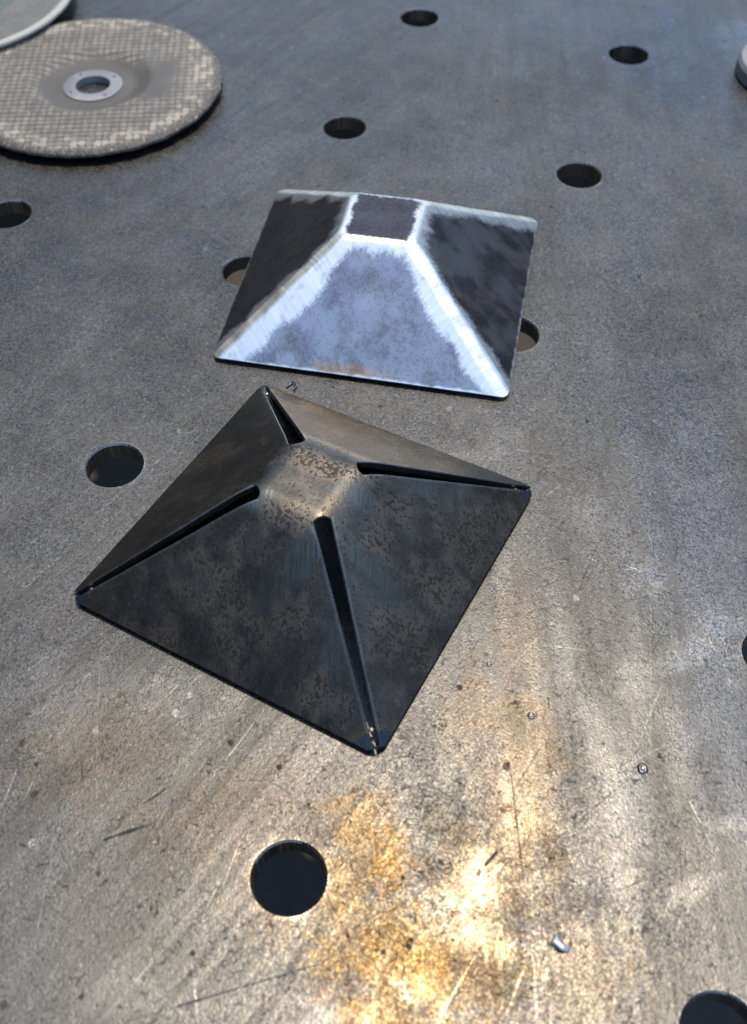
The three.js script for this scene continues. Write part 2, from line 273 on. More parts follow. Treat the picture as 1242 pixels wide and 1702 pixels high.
const table = thing('welding_table', 'scratched grey steel welding table top with rows of round fixture holes', 'table', [GRID.x, -0.91, GRID.z]);
table.rotation.y = -GRID.a;
const plateSteel = new THREE.MeshStandardMaterial({ color: new THREE.Color().setRGB(0.05, 0.05, 0.05), roughness: 0.6, metalness: 0.6 });
{
  const X0 = -0.95, X1 = 0.55, Z0 = -0.85, Z1 = 0.65, TH = 0.0065, BV = 0.0005;
  const sh = new THREE.Shape([[X0, -Z1], [X1, -Z1], [X1, -Z0], [X0, -Z0]].map((p) => new THREE.Vector2(...p)));
  for (let i = -9; i <= 5; i++) for (let j = -8; j <= 6; j++) {
    const h = new THREE.Path(); h.absarc(i * GRID.pitch, -j * GRID.pitch, GRID.r, 0, Math.PI * 2, true); sh.holes.push(h);
  }
  let g = new THREE.ExtrudeGeometry(sh, { depth: TH - 2 * BV, bevelEnabled: true, bevelThickness: BV, bevelSize: BV, bevelOffset: -BV, bevelSegments: 1, curveSegments: 28 });
  g.rotateX(-Math.PI / 2); g.translate(0, 0.91 - TH + BV, 0);
  g = toCreasedNormals(g, 0.5);
  const p = g.attributes.position, uv = new Float32Array(p.count * 2), w = new THREE.Vector3(); table.updateMatrixWorld();
  for (let i = 0; i < p.count; i++) { w.fromBufferAttribute(p, i).applyMatrix4(table.matrixWorld); const q = toTile(w); uv[i * 2] = q[0]; uv[i * 2 + 1] = q[1]; }
  g.setAttribute('uv', new THREE.BufferAttribute(uv, 2));
  g.clearGroups();
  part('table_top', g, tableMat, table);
  for (const x of [X0 + 0.05, X1 - 0.05]) for (const z of [Z0 + 0.05, Z1 - 0.05]) {
    const l = new THREE.BoxGeometry(0.05, 0.91 - TH, 0.05); l.translate(x, (0.91 - TH) / 2, z); part('leg', l, plateSteel, table);
  }
}

// ---------------------------------------------------------------- pyramid caps
const TH = 0.0023, H0 = 0.0019;
function capFrame(corners, topShift, a) { // corners: photo pixels of the four base corners, back left, back right, front right, front left, at height H0
  const c = corners.map(([x, y]) => at(x, y, H0)), mid = c.reduce((s, p) => s.add(p), new THREE.Vector3()).multiplyScalar(0.25); mid.y = 0;
  const place = (x, z, y) => {
    const u = (x / a + 1) / 2, v = (z / a + 1) / 2, k = 1 - Math.max(Math.abs(x), Math.abs(z)) / a;
    const p = new THREE.Vector3(); p.addScaledVector(c[0], (1 - u) * (1 - v)).addScaledVector(c[1], u * (1 - v)).addScaledVector(c[2], u * v).addScaledVector(c[3], (1 - u) * v);
    p.x += topShift[0] * k - mid.x; p.z += topShift[1] * k - mid.z; p.y = y; return p;
  };
  const ax = place(0.01, 0, 0).sub(place(0, 0, 0)).setY(0).normalize(), az = place(0, 0.01, 0).sub(place(0, 0, 0)).setY(0).normalize();
  return { mid, place, turn: (nx, ny, nz) => new THREE.Vector3(0, ny, 0).addScaledVector(ax, nx).addScaledVector(az, nz).normalize() };
}
const normalOf = (H, x, z) => { const e = 0.00015; return [(H(x - e, z) - H(x + e, z)) / (2 * e), 1, (H(x, z - e) - H(x, z + e)) / (2 * e)]; };
const SIDES = [[0, 1], [1, 0], [0, -1], [-1, 0]]; // outward direction of front, right, back, left
const UVW = 0.106;

// --- welded cap with ground seams
{
  const a = 0.0490, b = 0.0122, h = 0.0305, s = (h - H0) / (a - b), rc = 0.0032;
  const smin = (p, q, k) => { const t = Math.max(k - Math.abs(p - q), 0) / k; return Math.min(p, q) - t * t * k * 0.25; };
  const H = (x, z) => {
    const X = Math.abs(x), Z = Math.abs(z), q = (x * 311 + z * 173) | 0;
    let y = smin(H0 + s * (a - X), H0 + s * (a - Z), 0.0005);
    y = smin(y, H0 + s * (a - (X + Z) / 2) - 0.0011 + 0.0004 * (noise((x + z) * 140 + q * 0, (x - z) * 140, 77) - 0.5), 0.0004);
    y = smin(y, h, 0.0010);
    return y + 0.00016 * (noise(x * 160, z * 160, 78) - 0.5);
  };
  const F = capFrame([[463, 313], [895, 363], [845, 661], [351, 593]], [-0.0012, 0.0008], a);
  const tex = surface(1400, 1400, (u, v, o, i, j) => {
    const x = (u - 0.5) * UVW, z = (v - 0.5) * UVW, X = Math.abs(x), Z = Math.abs(z), d = Math.max(X, Z), mx = x * 1000, mz = z * 1000;
    const face = Z > X ? (z > 0 ? 0 : 2) : (x > 0 ? 1 : 3), ridge = z > 0 ? (x > 0 ? 0 : 1) : (x > 0 ? 2 : 3); // ridges: front right, front left, back right, back left
    const rd = Math.abs(X - Z) / Math.SQRT2 * 1000, t = (X + Z) / Math.SQRT2 * 1000;
    const W = [[6.2, 8.2, 3.5, 3.0], [4.6, 0, 5.4, 0], [3, 0, 4, 4], [0, 3.2, 0, 4.5]][face][ridge];
    const along = face % 2 === 0 ? mx : mz, down = (d - b) * 1000, base = (a - d) * 1000; // mm along the edge, below the top edge, above the base edge
    const brush = 0.55 * noise(t / 0.16, rd / 6, 181) + 0.45 * noise(t / 0.45, rd / 8, 182);
    let ground = step(0.08, 0.95, 0.5 + (W * (0.75 + 0.25 * step(2, 20, down)) - rd + (noise(t / 6, face, 83) - 0.5) * 3) / 3 + (brush - 0.5) * 0.3 + (fbm(mx / 0.6, mz / 0.6, 97, 3) - 0.5) * 0.7);
    const edgeRag = (noise(along / 0.3, down / 5, 84) - 0.5) * 0.7 + (noise(along / 3, 2, 85) - 0.5) * 1.6 + (fbm(mx / 0.7, mz / 0.7, 84, 3) - 0.5) * 2.2;
    if (d > b) ground = Math.max(ground, step(1.9, -1.6, down - (face === 0 ? 3.4 : face === 1 ? 3.2 : 2.4) - edgeRag), step(0.5, -0.4, base - 0.3 - 0.5 * (noise(along / 2.2, 4, 86) - 0.5) - edgeRag * 0.15));
    else ground = step(1.0, -0.9, Math.min((b - X) * 1000 - (x < 0 ? 2.2 : 1.2), (b - Z) * 1000 - (z < 0 ? 0.7 : 0.6)) - (fbm(mx / 0.8, mz / 0.8, 87, 3) - 0.5) * 1.6 - (noise(mx / 2.5, mz / 2.5, 187) - 0.5) * 1.6) * 0.85;
    const useTop = d > b && down < 4 && rd > W, sx = useTop ? along : t, sy = useTop ? down : rd;
    const stroke = 0.5 * noise(sx / 0.13, sy / 5, 88) + 0.3 * noise(sx / 0.3, sy / 9, 89) + 0.2 * noise(sx / 1.6, sy / 9, 90);
    const bl = fbm(mx / 6, mz / 6, 91, 4), sp = fbm(mx / 0.6, mz / 0.6, 92, 3), gr = hash(i, j, 7);
    const spk = step(0.48, 0.72, sp + 0.3 * (0.5 - bl));
    const worn = face === 0 && d > b ? 0.72 + 0.28 * step(0.3, 0.62, bl + 0.12 * step(-8, 10, mx) + 0.1 * (fbm(mx / 1.6, mz / 1.6, 96, 2) - 0.5)) : face === 1 && d > b ? 0.5 * step(0.3, 0.7, bl) : 0; // lightens front and right plates in colour, standing for mirrored sky
    let k = mix(0.085, 0.05, spk) * (0.8 + 0.5 * bl + 0.2 * (gr - 0.5)); k = mix(k, mix(0.35, 0.26, spk) * (0.85 + 0.3 * (bl - 0.5) + 0.2 * (gr - 0.5)), worn * 0.95);
    let r = k * 0.97, g = k * 0.99, bb = k * 1.05, ro = 0.32 + 0.08 * spk - 0.05 * worn, hh = 0.5 - 0.16 * spk + 0.08 * (gr - 0.5);
    if (d <= b) { k *= 0.75; r = k * 1.05; g = k * 0.93; bb = k * 0.98; }
    if (face === 0 && d > b) { // heat tint left by welding
      const warm = step(4.2, 0.6, base + (bl - 0.5) * 3) * step(18, 6, Math.abs(mx + 3 + (bl - 0.5) * 14)), vio = step(0.45, 0.75, fbm(mx / 9 + 3, mz / 9, 93, 3)) * 0.3;
      r *= 1 + 0.7 * warm + 0.08 * vio; g *= 1 + 0.1 * warm - 0.08 * vio; bb *= 1 - 0.35 * warm + 0.16 * vio;
    }
    if (face === 1 && d > b) { const rust = step(0.5, 0.68, fbm(mx / 6, mz / 6 + 9, 94, 4)) * 0.35; r *= 1 + 0.4 * rust; bb *= 1 - 0.2 * rust; }
    const G = 0.74 * (0.91 + 0.3 * (stroke - 0.5) + 0.1 * (bl - 0.5) + 0.06 * gr);
    const smear = step(0.62, 0.78, fbm(mx / 3, mz / 3, 95, 3)) * 0.18;
    const crest = step(1.5, 0.9, (d > b ? Math.min(rd, Math.max(0, down + 0.6) * (face === 0 ? 1 : 1.4)) : 9) + (noise(t / 0.8, 3, 98) - 0.5) * 0.7) * (0.6 + 0.4 * noise(t / 0.35, rd, 99)), toe = d > b ? step(0.35, 0, Math.abs(rd - 1.75 - (noise(t / 3, 5, 100) - 0.5) * 0.7)) * 0.6 : 0; // straw-coloured weld crest and the toe line beside it
    o[0] = mix(r, G * (1 - smear), ground); o[1] = mix(g, G * 1.0 * (1 - smear), ground); o[2] = mix(bb, G * 0.98 * (1 - smear * 0.9), ground);
    o[3] = mix(ro, 0.4 + 0.1 * (stroke - 0.5), ground); o[4] = mix(0.9, 1, ground); o[5] = mix(hh, 0.42 + 0.35 * (stroke - 0.5), ground) - 0.4 * toe;
    o[0] *= (1 + 0.1 * crest * ground) * (1 - 0.35 * toe); o[1] *= (1 + 0.02 * crest * ground) * (1 - 0.33 * toe); o[2] *= (1 - 0.24 * crest * ground) * (1 - 0.3 * toe);
  });
  const mat = metal(tex, 0.00007);
  const cap = thing('welded_pyramid_cap', 'shiny steel pyramid cap with welded corner seams ground bright', 'pyramid cap', [F.mid.x, 0, F.mid.z]);
  const uvOf = new Map(), put = (x, z) => { const p = F.place(x, z, H(x, z)); uvOf.set(p, [x / UVW + 0.5, z / UVW + 0.5]); return p; };
  const uv = (p) => { const k = uvOf.get(p); if (k) return k; return [0.5, 0.5]; };
  const round = (x, z) => { // base corners are rounded off
    const m = Math.max(Math.abs(x), Math.abs(z)), X = Math.abs(x) - (m - rc * m / a), Z = Math.abs(z) - (m - rc * m / a), R = rc * m / a;
    if (X > 0 && Z > 0) { const l = Math.hypot(X, Z), f = Math.min(1, R / l); return [Math.sign(x) * (Math.abs(x) - X + X * f), Math.sign(z) * (Math.abs(z) - Z + Z * f)]; }
    return [x, z];
  };
  const seam = (v) => 0.0016 / mix(a, b, v); // half width of the weld seam as a share of the half side
  const xz = (k, sgn, v) => { const d = mix(a, b, v), [ox, oz] = SIDES[k]; let x = ox * d + oz * sgn * d, z = oz * d - ox * sgn * d; const q = v < 0.999 ? round(x, z) : [x, z]; return [mix(q[0], x, v), mix(q[1], z, v)]; };
  const nor = (x, z) => F.turn(...normalOf(H, x, z));
  for (let k = 0; k < 4; k++) {
    const side = (u, v) => xz(k, (2 * u - 1) * (1 - seam(v)), v);
    part('side_plate', gridGeo(60, 48, (u, v) => put(...side(u, v)), (u, v) => nor(...side(u, v)), uv, [0], TH), mat, cap, k === 0 ? 'plate with a bluish lightened centre between bright ground bands' : undefined);
    const bead = (u, v) => { const q = (2 * u - 1) * seam(v); return q < 0 ? xz(k, 1 + q, v) : xz((k + 1) % 4, -1 + q, v); };
    part('weld_seam', gridGeo(12, 70, (u, v) => put(...bead(u, v)), (u, v) => nor(...bead(u, v)), uv, [0], TH), mat, cap);
  }
  part('top_plate', gridGeo(36, 36, (u, v) => put((2 * u - 1) * b, -(2 * v - 1) * b), (u, v) => nor((2 * u - 1) * b, -(2 * v - 1) * b), uv, [], TH), mat, cap);
}
// --- slotted cap, bent but not yet welded
{
  const a = 0.0487, b = 0.0120, h = 0.0312, s = (h - H0) / (a - b), r = 0.0046, CUT0 = 0.0015, CUT1 = 0.0036;
  const bend = (x) => x <= -r ? 0 : x >= r ? x : (x + r) * (x + r) / (4 * r);
  const dist = (k, x, z) => SIDES[k][0] * x + SIDES[k][1] * z;
  const Hk = (k) => (x, z) => h - s * bend(dist(k, x, z) - b) + 0.00045 * Math.sin(Math.PI * clamp((dist(k, x, z) - b) / (a - b))) * (1 - Math.pow((SIDES[k][1] * x - SIDES[k][0] * z) / (dist(k, x, z) || 1), 2)) + 0.0001 * (noise(x * 120 + 40, z * 120 + 40, 178) - 0.5) * step(0.01, 0.02, dist(k, x, z));
  const Htop = (x, z) => { let y = h; for (let k = 0; k < 4; k++) y -= s * bend(dist(k, x, z) - b); return y; };
  const F = capFrame([[437, 637], [891, 811], [630, 1257], [113, 994]], [0.0004, 0.0006], a);
  const Hall = (x, z) => { let y = h; for (let k = 0; k < 4; k++) y = Math.min(y, h - s * bend(dist(k, x, z) - b)); return y; };
  const inv = (p) => { let x = 0, z = 0; for (let n = 0; n < 12; n++) { const q = F.place(x, z, 0).add(F.mid), e = 0.001, qx = F.place(x + e, z, 0).add(F.mid).sub(q), qz = F.place(x, z + e, 0).add(F.mid).sub(q), det = qx.x * qz.z - qx.z * qz.x, dx = p.x - q.x, dz = p.z - q.z; x += e * (dx * qz.z - dz * qz.x) / det; z += e * (qx.x * dz - qx.z * dx) / det; } return [x, z]; };
  const onCap = (px, py) => { let y = 0.018, q = [0, 0]; for (let n = 0; n < 14; n++) { q = inv(at(px, py, y)); y = mix(y, Hall(...q), 0.6); } return q; };
  // ground-through patches [px, py, half width, half height in mm across and down the slope, strength] and clusters of pits, as they show in the photograph
  const patches = [[505, 925, 4.5, 5, 0.9], [420, 900, 3, 4, 0.45], [310, 950, 7, 3, 0.7], [455, 985, 4, 5, 0.4], [240, 1000, 5, 3, 0.5], [300, 1100, 10, 2, 0.35], [700, 800, 4, 4, 0.6], [620, 950, 2.2, 9, 0.55], [660, 1010, 2.5, 5, 0.5], [760, 820, 7, 3, 0.5], [600, 690, 8, 6, 0.9], [520, 680, 5, 4, 0.8], [700, 740, 8, 4, 0.8], [430, 825, 3, 3, 0.8], [590, 820, 3, 6, 0.6], [560, 1080, 4, 6, 0.4]].map(([x, y, ...m]) => [...onCap(x, y), ...m]);
  const pits = [[330, 960, 8, 5], [390, 1000, 5, 4], [420, 910, 5, 4], [480, 1020, 5, 4], [380, 1080, 6, 4], [430, 1050, 4, 3], [530, 1150, 5, 4], [500, 760, 7, 4], [560, 780, 5, 4], [470, 860, 6, 3], [215, 1030, 3, 3], [780, 900, 8, 8], [720, 970, 6, 6], [660, 1060, 6, 8], [650, 840, 6, 4], [830, 860, 5, 6], [700, 1080, 4, 6], [570, 1180, 3, 3], [270, 1060, 5, 3], [350, 760, 8, 5], [640, 900, 4, 4]].map(([x, y, ...m]) => [...onCap(x, y), ...m]);
  const tex = surface(1400, 1400, (u, v, o, i, j) => {
    const x = (u - 0.5) * UVW, z = (v - 0.5) * UVW, X = Math.abs(x), Z = Math.abs(z), d = Math.max(X, Z), mx = x * 1000, mz = z * 1000;
    const face = Z > X ? (z > 0 ? 0 : 2) : (x > 0 ? 1 : 3), al = face % 2 === 0 ? mx : mz, dn = d * 1000, gr = hash(i, j, 8);
    const w1 = fbm(mx / 3, mz / 3, 201, 3), w2 = fbm(mx / 9, mz / 9, 202, 4), fine = noise(mx / 0.35, mz / 0.35, 203), worm = fbm(mx / 0.6, mz / 0.6, 204, 3);
    let pit = 0, gnd = 0;
    for (const [cx, cz, rx, ry] of pits) { const q = Math.hypot((x - cx) * 1000 / rx, (z - cz) * 1000 / ry); if (q < 1.8) pit = Math.max(pit, 1.25 - q * 0.75); }
    for (const [cx, cz, rx, ry, k] of patches) { const e = face % 2 === 0 ? [(x - cx) * 1000 / rx, (z - cz) * 1000 / ry] : [(z - cz) * 1000 / rx, (x - cx) * 1000 / ry], q = Math.max(Math.abs(e[0]), Math.abs(e[1])); if (q < 1.6) gnd = Math.max(gnd, 0.65 * k * step(1.15, 0.75, q + (w1 - 0.5) * 0.9 + (noise(al / 0.3, dn / 4, 209) - 0.5) * 0.4)); }
    pit = pit * (1 - gnd) + 0.5 * (w2 - 0.5);
    const hole = step(0.53, 0.63, worm + 0.2 * (clamp(pit) - 0.72) + 0.16 * (w1 - 0.5) + 0.05 * (gr - 0.5)) * (1 - gnd), brown = step(0.0, 0.75, pit + (w1 - 0.5) * 1.1);
    const sa = mx * 0.89 - mz * 0.45, sd = mx * 0.45 + mz * 0.89, stroke = 0.6 * noise(sa / 0.16, sd / 4, 205) + 0.4 * noise(sa / 0.42, sd / 7, 206);
    let k = mix(0.078, 0.1, brown) * (0.7 + 0.55 * w2 + 0.35 * (w1 - 0.5) + 0.18 * (fine - 0.5) + 0.16 * (gr - 0.5)), R = k * mix(1.08, 1.14, brown), G = k * mix(1, 0.99, brown), B = k * mix(0.85, 0.8, brown), ro = 0.37 + 0.05 * brown + 0.1 * (w1 - 0.5) + 0.08 * (fine - 0.5), hh = 0.5 + 0.1 * brown + 0.12 * (fine - 0.5) + 0.06 * (gr - 0.5);
    const m = 0.16 * (0.75 + 0.8 * (stroke - 0.5)); R = mix(R, m * 0.9, gnd); G = mix(G, m, gnd); B = mix(B, m * 0.94, gnd); ro = mix(ro, 0.34 + 0.1 * (stroke - 0.5), gnd); hh = mix(hh, 0.5 + 0.5 * (stroke - 0.5), gnd);
    // cut edges rubbed bright by the file
    const rd = Math.abs(X - Z) / Math.SQRT2 * 1000, cut = mix(CUT0, CUT1, clamp((a - d) / (a - b))) * 707, file = d > b ? step(0.4, 0.1, rd - cut - noise((X + Z) * 260, face, 207) * 0.35 - noise((X + Z) * 2500, face, 208) * 0.15) * 0.6 : 0;
    const f = file * (0.6 + 0.6 * (stroke - 0.3)); R = mix(R, 0.2, f); G = mix(G, 0.205, f); B = mix(B, 0.21, f);
    // blue temper colour at the tacked tips
    const tip = (2 * a - X - Z) * 1000 + (w1 - 0.5) * 2.5, bl = step(8.7, 7.7, tip), straw = step(12, 9, tip) * (1 - bl) * 0.6;
    R = mix(R, 0.06, bl * 0.8) * (1 + 0.4 * straw); G = mix(G, 0.076, bl * 0.8) * (1 + 0.15 * straw); B = mix(B, 0.09, bl * 0.8) * (1 - 0.2 * straw);
    R *= 1 - 0.84 * hole; G *= 1 - 0.85 * hole; B *= 1 - 0.85 * hole;
    o[0] = R; o[1] = G; o[2] = B; o[3] = ro + 0.1 * hole; o[4] = 0.95 - 0.5 * hole; o[5] = hh - 0.3 * hole;
  });
  const mat = metal(tex, 0.00009);
  const cap = thing('slotted_pyramid_cap', 'dark unwelded steel pyramid cap with four open tapering corner slots', 'pyramid cap', [F.mid.x, 0, F.mid.z]);
  const uvOf = new Map(), put = (x, z, y) => { const p = F.place(x, z, y); uvOf.set(p, [x / UVW + 0.5, z / UVW + 0.5]); return p; }, uv = (p) => uvOf.get(p) ?? [0.5, 0.5];
  const nor = (H, x, z) => F.turn(...normalOf(H, x, z));
  for (let k = 0; k < 4; k++) {
    const H = Hk(k), [ox, oz] = SIDES[k];
    const xz = (u, v) => {
      const d = mix(a, b, v), cut = mix(CUT0, CUT1, v), q = 2 * u - 1; let w = q * (d - cut), dd = d;
      const tipr = 0.0016, over = Math.abs(w) - (a - CUT0 - tipr); // tip slightly rounded
      if (v < 0.06 && over > 0) dd -= (1 - v / 0.06) * (tipr - Math.sqrt(Math.max(0, tipr * tipr - over * over))) * 0.7;
      return [ox * dd + oz * w, oz * dd - ox * w];
    };
    part('bent_flap', gridGeo(56, 64, (u, v) => { const q = xz(u, v); return put(...q, H(...q)); }, (u, v) => nor(H, ...xz(u, v)), uv, [0, 1, 3], TH, (u, v) => { // underside: offset by the thickness, slot walls mitred so that the cut stays open all the way through
      const [x, z] = xz(u, v), n = normalOf(H, x, z), l = Math.hypot(...n), d = dist(k, x, z), w = oz * x - ox * z, off = TH * (n[0] * ox + n[2] * oz) / l, d2 = d - off, w2 = w * (d2 - CUT0) / (d - CUT0);
      return put(ox * d2 + oz * w2, oz * d2 - ox * w2, H(x, z) - TH / l);
    }), mat, cap);
  }
  // top plate: a square whose corners end in the slots
  const rimPts = [], c = CUT1, run = 14;
  const cornerOf = [[1, 1], [1, -1], [-1, -1], [-1, 1]];
  for (let k = 0; k < 4; k++) { // front, right, back, left
    const [ox, oz] = SIDES[k];
    for (let n = 0; n < run; n++) { const w = mix(-(b - c), b - c, n / run); rimPts.push([ox * b + oz * w, oz * b - ox * w, 0]); }
    const [sx, sz] = cornerOf[k], e = [ox * b + oz * (b - c), oz * b - ox * (b - c)], nx = SIDES[(k + 1) % 4], f = [nx[0] * b - nx[1] * (b - c), nx[1] * b + nx[0] * (b - c)];
    const inw = 0.00075; // end of the slot, blunt with rounded corners
    rimPts.push([e[0], e[1], 1]);
    for (const [t, dp] of [[0.12, 0.6], [0.3, 1], [0.5, 1.08], [0.7, 1], [0.88, 0.6]]) rimPts.push([mix(e[0], f[0], t) - sx * inw * dp, mix(e[1], f[1], t) - sz * inw * dp, 1]);
  }
  const M = rimPts.length;
  const ring = (u, v) => { const k = Math.round(u * M) % M, q = rimPts[k], t = 1 - v; return [q[0] * t, q[1] * t]; };
  part('top_plate', gridGeo(M, 20, (u, v) => { const q = ring(u, v * 0.999); return put(...q, Htop(...q)); }, (u, v) => nor(Htop, ...ring(u, v * 0.999)), uv, [0], TH), mat, cap);
  const tackMat = new THREE.MeshStandardMaterial({ color: new THREE.Color().setRGB(0.25, 0.24, 0.23), metalness: 1, roughness: 0.5 });
  for (const [sx, sz] of cornerOf) {
    const d = a - 0.0048, p = F.place(sx * d, sz * d, Hall(d, d) - 0.0024), g = new THREE.SphereGeometry(0.0007, 14, 10); g.scale(1.1, 0.7, 1.1);
    const m = part('tack_weld', g, tackMat, cap); m.position.copy(p);
  }
}

// ---------------------------------------------------------------- grinding discs
const grit = (seed, tint) => surface(1024, 1024, (u, v, o, i, j) => {
  const x = (u - 0.5) * 120, y = (v - 0.5) * 120, r = Math.hypot(x, y), R0 = 56;
  const cs = Math.cos(0.06), sn = Math.sin(0.06), gx = (x * cs - y * sn) / 3.1 + 0.12 * noise(x / 6, y / 6, seed), gy = (x * sn + y * cs) / 3.2 + 0.12 * noise(x / 6, y / 6, seed + 1);
  const fx = Math.abs(gx - Math.floor(gx) - 0.5), fy = Math.abs(gy - Math.floor(gy) - 0.5), cell = hash(Math.floor(gx), Math.floor(gy), seed + 2), cellx = hash(Math.floor(gx + 0.5), Math.floor(gy), seed + 3), celly = hash(Math.floor(gx), Math.floor(gy + 0.5), seed + 4);
  const n1 = fbm(x / 14, y / 14, seed + 5, 3), n2 = noise(x / 0.8, y / 0.8, seed + 6), gr = hash(i, j, seed + 7);
  // weave laid bare where the resin is worn off: not on the smooth patch right of the hub, nor in the dish
  const smooth_ = step(1.1, 0.5, Math.hypot((x - 24) / 20, (y + 1) / 17) + (n1 - 0.5) * 0.9), bare = (1 - smooth_) * step(20, 24, r + (n1 - 0.5) * 5) * step(54.5, 52, r + (n1 - 0.5) * 4);
  const fringe = step(43, 47, r + (n1 - 0.5) * 5) * step(54, 51.5, r + (n1 - 0.5) * 3);
  const row = step(0.46, 0.34, fy) * (0.75 + 0.5 * (celly - 0.5)), col = step(0.40, 0.26, fx) * (0.75 + 0.5 * (cellx - 0.5)), strong = fringe * step(0.35, 0.6, cell + 0.4 * (n1 - 0.5));
  const thread = Math.max(row * mix(0.4, 0.85, strong), row * col * 0.95, col * strong), knot = row * col;
  const th = clamp(bare * thread * (0.55 + 0.5 * n1 + 0.25 * (n2 - 0.5) + 0.45 * strong));
  const edge = step(50, 53, r + (n1 - 0.5) * 3);
  let k = 0.075 * (0.75 + 0.3 * n1 + 0.6 * (n2 - 0.5) * (0.4 + edge) + 0.25 * (gr - 0.5)); k *= 1 - 0.4 * bare * (1 - thread);
  const sp = edge * step(0.74, 0.92, noise(x / 0.7, y / 0.7, seed + 9));
  o[0] = mix(k * tint[0], 0.34, th * 0.85) + sp * 0.2; o[1] = mix(k * tint[1], 0.305, th * 0.85) + sp * 0.14; o[2] = mix(k * tint[2], 0.24, th * 0.85) + sp * 0.1;
  o[3] = 0.68 - 0.34 * sp + 0.1 * (n2 - 0.5) - 0.12 * smooth_; o[4] = sp * 0.8; o[5] = 0.35 + 0.4 * th + 0.25 * (n2 - 0.5) * (0.3 + edge) + 0.2 * sp + 0.1 * (gr - 0.5);
});
function discBody(profile, seed, wob) { // lathe of [radius mm, height mm], with planar uv and a slightly chewed edge
  const g = new THREE.LatheGeometry(profile.map(([r, y]) => new THREE.Vector2(r / 1000, y / 1000)), 160), p = g.attributes.position, uv = g.attributes.uv;
  for (let i = 0; i < p.count; i++) {
    const x = p.getX(i), z = p.getZ(i), r = Math.hypot(x, z), t = Math.atan2(z, x), k = step(0.045, 0.055, r) * wob;
    const f = 1 + k * (0.012 * (noise(Math.cos(t) * 9 + 20, Math.sin(t) * 9 + 20, seed) - 0.5) + 0.01 * (noise(Math.cos(t) * 40 + 90, Math.sin(t) * 40 + 90, seed + 1) - 0.5));
    p.setX(i, x * f); p.setZ(i, z * f); uv.setXY(i, x / 0.12 + 0.5, z / 0.12 + 0.5);
  }
  g.computeVertexNormals();
  return g;
}
const zinc = new THREE.MeshStandardMaterial({ color: new THREE.Color().setRGB(0.2, 0.205, 0.21), metalness: 0.5, roughness: 0.6 });
{
  const disc = thing('grinding_disc', 'worn grey grinding disc with woven fibre mesh and metal centre ring', 'grinding disc', [-0.1218, 0, -0.4340]);
  const prof = [[8.4, 2.6], [17, 2.6], [20, 2.9], [24.5, 5.4], [27, 5.95], [51, 6.0], [53, 5.85], [54.6, 5.4], [55.7, 4.7], [56, 4.3], [55.9, 3.4], [55.6, 3.1], [50, 2.9], [28, 2.6], [24, 1.6], [20, 0.05], [8.4, 0.05], [8.4, 2.6]];
  part('abrasive_body', discBody(prof, 301, 1), metal(grit(311, [1.08, 1, 0.86]), 0.0009), disc);
  const ring = new THREE.LatheGeometry([[7.3, 0.1], [7.3, 3.05], [7.5, 3.3], [12.2, 3.35], [12.7, 3.1], [12.7, 2.61], [8.3, 2.61], [8.3, 0.1], [7.3, 0.1]].map(([r, y]) => new THREE.Vector2(r / 1000, y / 1000)), 72);
  const rg = part('centre_ring', toCreasedNormals(ring, 0.7), zinc, disc);
  const dot = new THREE.CylinderGeometry(0.0006, 0.0006, 0.0002, 12);
  for (let k = 0; k < 4; k++) { const m = part('punch_mark', dot, plateSteel, rg), t = 0.9 + k * Math.PI / 2; m.position.set(Math.cos(t) * 0.0106, 0.00336, Math.sin(t) * 0.0106); }
}
{
  const disc = thing('grinding_disc', 'pale grey disc with a whitish rim lapping over the woven disc', 'grinding disc', [-0.2029, 0, -0.5046]);
  const prof = [[9, 7.6], [30, 7.6], [34, 9.2], [59, 9.8], [60.6, 9.6], [61.3, 8.9], [61, 7.9], [60, 7.3], [34, 6.9], [30, 5.6], [9, 5.6], [9, 7.6]];
  const s = surface(512, 512, (u, v, o, i, j) => {
    const x = (u - 0.5) * 120, y = (v - 0.5) * 120, r = Math.hypot(x, y), n = fbm(x / 12, y / 12, 401, 4), f = noise(x / 0.9, y / 0.9, 402), g = hash(i, j, 12), rim = step(57.6, 58.6, r + (n - 0.5) * 1.5), lab = step(38, 36, r + (n - 0.5) * 5);
    const k = 0.11 * (0.6 + 0.7 * n + 0.25 * (f - 0.5) + 0.15 * g); o[0] = mix(mix(k, k * 0.7, lab), 0.33, rim); o[1] = mix(mix(k * 0.98, k * 0.85, lab), 0.32, rim); o[2] = mix(mix(k * 0.88, k * 0.8, lab), 0.28, rim); o[3] = 0.65; o[4] = 0; o[5] = f;
  });
  part('abrasive_body', discBody(prof, 303, 0.3), metal(s, 0.0002), disc);
  const ring = new THREE.LatheGeometry([[8, 5.5], [8, 8.1], [15, 8.1], [15.3, 7.62], [9, 7.62], [9, 5.5], [8, 5.5]].map(([r, y]) => new THREE.Vector2(r / 1000, y / 1000)), 64);
  part('centre_ring', toCreasedNormals(ring, 0.7), zinc, disc);
  disc.rotation.z = 0; 
}
// round steel puck at the table's right
{
  const disc = [[0, 0], [23, 0], [23.8, 0.8], [23.8, 5.6], [22.6, 7.4], [20, 8], [14, 8], [13, 7.2], [0, 7.2]].map(([r, y]) => new THREE.Vector2(r / 1000, y / 1000));
  const m = tag(part('steel_puck', toCreasedNormals(new THREE.LatheGeometry(disc, 80), 0.5), zinc, scene), 'round pale metal puck, only its rounded edge in view', 'metal puck');
  m.position.set(0.1838, 0, -0.4480);
}

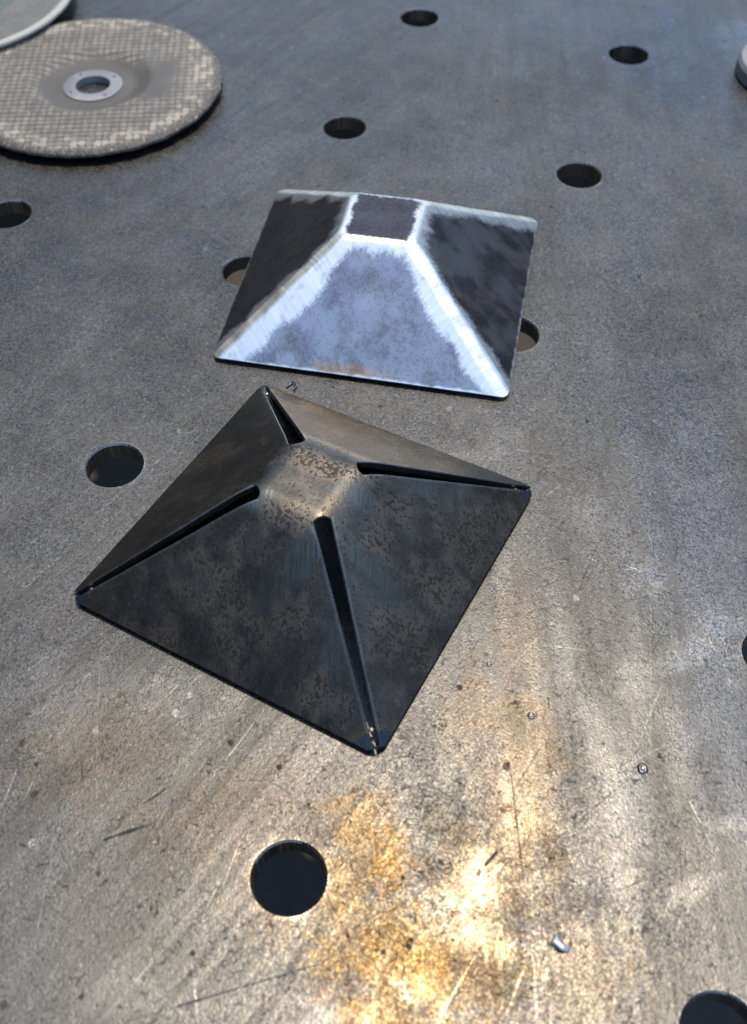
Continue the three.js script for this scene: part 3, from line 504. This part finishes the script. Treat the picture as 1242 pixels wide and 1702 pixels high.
// ---------------------------------------------------------------- crumbs of metal on the table
const chipMat = new THREE.MeshStandardMaterial({ color: new THREE.Color().setRGB(0.7, 0.7, 0.7), metalness: 1, roughness: 0.5 });
const darkChip = new THREE.MeshStandardMaterial({ color: new THREE.Color().setRGB(0.13, 0.125, 0.12), metalness: 1, roughness: 0.32 });
{ // a curled shaving: thin folded strip
  const c = at(928, 1572), L = [[922, 1558, 0.0012], [916, 1568, 0.0006], [930, 1580, 0.0014], [945, 1583, 0.0004]].map(([x, y, h]) => at(x, y, 0).sub(c).setY(h));
  const W = [[926, 1560, 0.0022], [930, 1565, 0.0018], [936, 1576, 0.0019], [946, 1579, 0.0010]].map(([x, y, h]) => at(x, y, 0).sub(c).setY(h));
  const g = gridGeo(9, 3, (u, v) => { const k = Math.min(2, Math.floor(u * 3)), t = u * 3 - k, a = L[k].clone().lerp(L[k + 1], t), b = W[k].clone().lerp(W[k + 1], t); a.lerp(b, v); a.y += 0.0005 * Math.sin(v * 6.283) + 0.0001; return a; }, () => new THREE.Vector3(0.1, 0.9, 0.2).normalize(), () => [0, 0], [0, 1, 2, 3], 0.00025);
  g.computeVertexNormals();
  const m = tag(part('metal_shaving', g, chipMat, scene), 'bright folded metal shaving lying alone on the scratched table', 'shaving'); m.position.copy(c);
}
{
  const c = at(486, 646), curve = new THREE.CatmullRomCurve3([[476, 645], [484, 640], [490, 638], [493, 642], [489, 650]].map(([x, y], i) => at(x, y).sub(c).setY(0.0005 + (i === 2 ? 0.0006 : 0))));
  const m = tag(part('wire_scrap', new THREE.TubeGeometry(curve, 20, 0.00032, 8), darkChip, scene), 'tiny bent scrap of dark wire between the two pyramid caps', 'wire scrap'); m.position.copy(c);
}
// weld spatter: little beads stuck to the table
const spatterAt = [[883, 1190, 0.0011, 'drop of weld spatter, the bigger of two right of the slotted cap'], [813, 1104, 0.0008, 'small bead of weld spatter close to the slotted cap'], [1068, 1278, 0.0016, 'flat ringed blob of weld spatter, the widest on the table']];
for (const [px, py, r0, label] of spatterAt) {
  const r = r0 * 0.75;
  const pts = [[0, 0.2], [0.3, 0.19], [0.45, 0.26], [0.62, 0.36], [0.8, 0.3], [1, 0.12], [1.15, 0.03], [1.2, 0]].map(([q, y]) => new THREE.Vector2(q * r, y * r));
  const g = new THREE.LatheGeometry(pts, 24), p = g.attributes.position;
  for (let i = 0; i < p.count; i++) { const t = Math.atan2(p.getZ(i), p.getX(i)), f = 1 + 0.25 * (noise(Math.cos(t) * 2 + 5, Math.sin(t) * 2 + px, 501) - 0.5); p.setX(i, p.getX(i) * f); p.setZ(i, p.getZ(i) * f * 1.15); }
  g.computeVertexNormals();
  const m = tag(part('weld_spatter', g, darkChip, scene), label, 'weld spatter', 'weld spatter beads'); m.position.copy(at(px, py)).setY(0);
}

renderer.render(scene, camera);
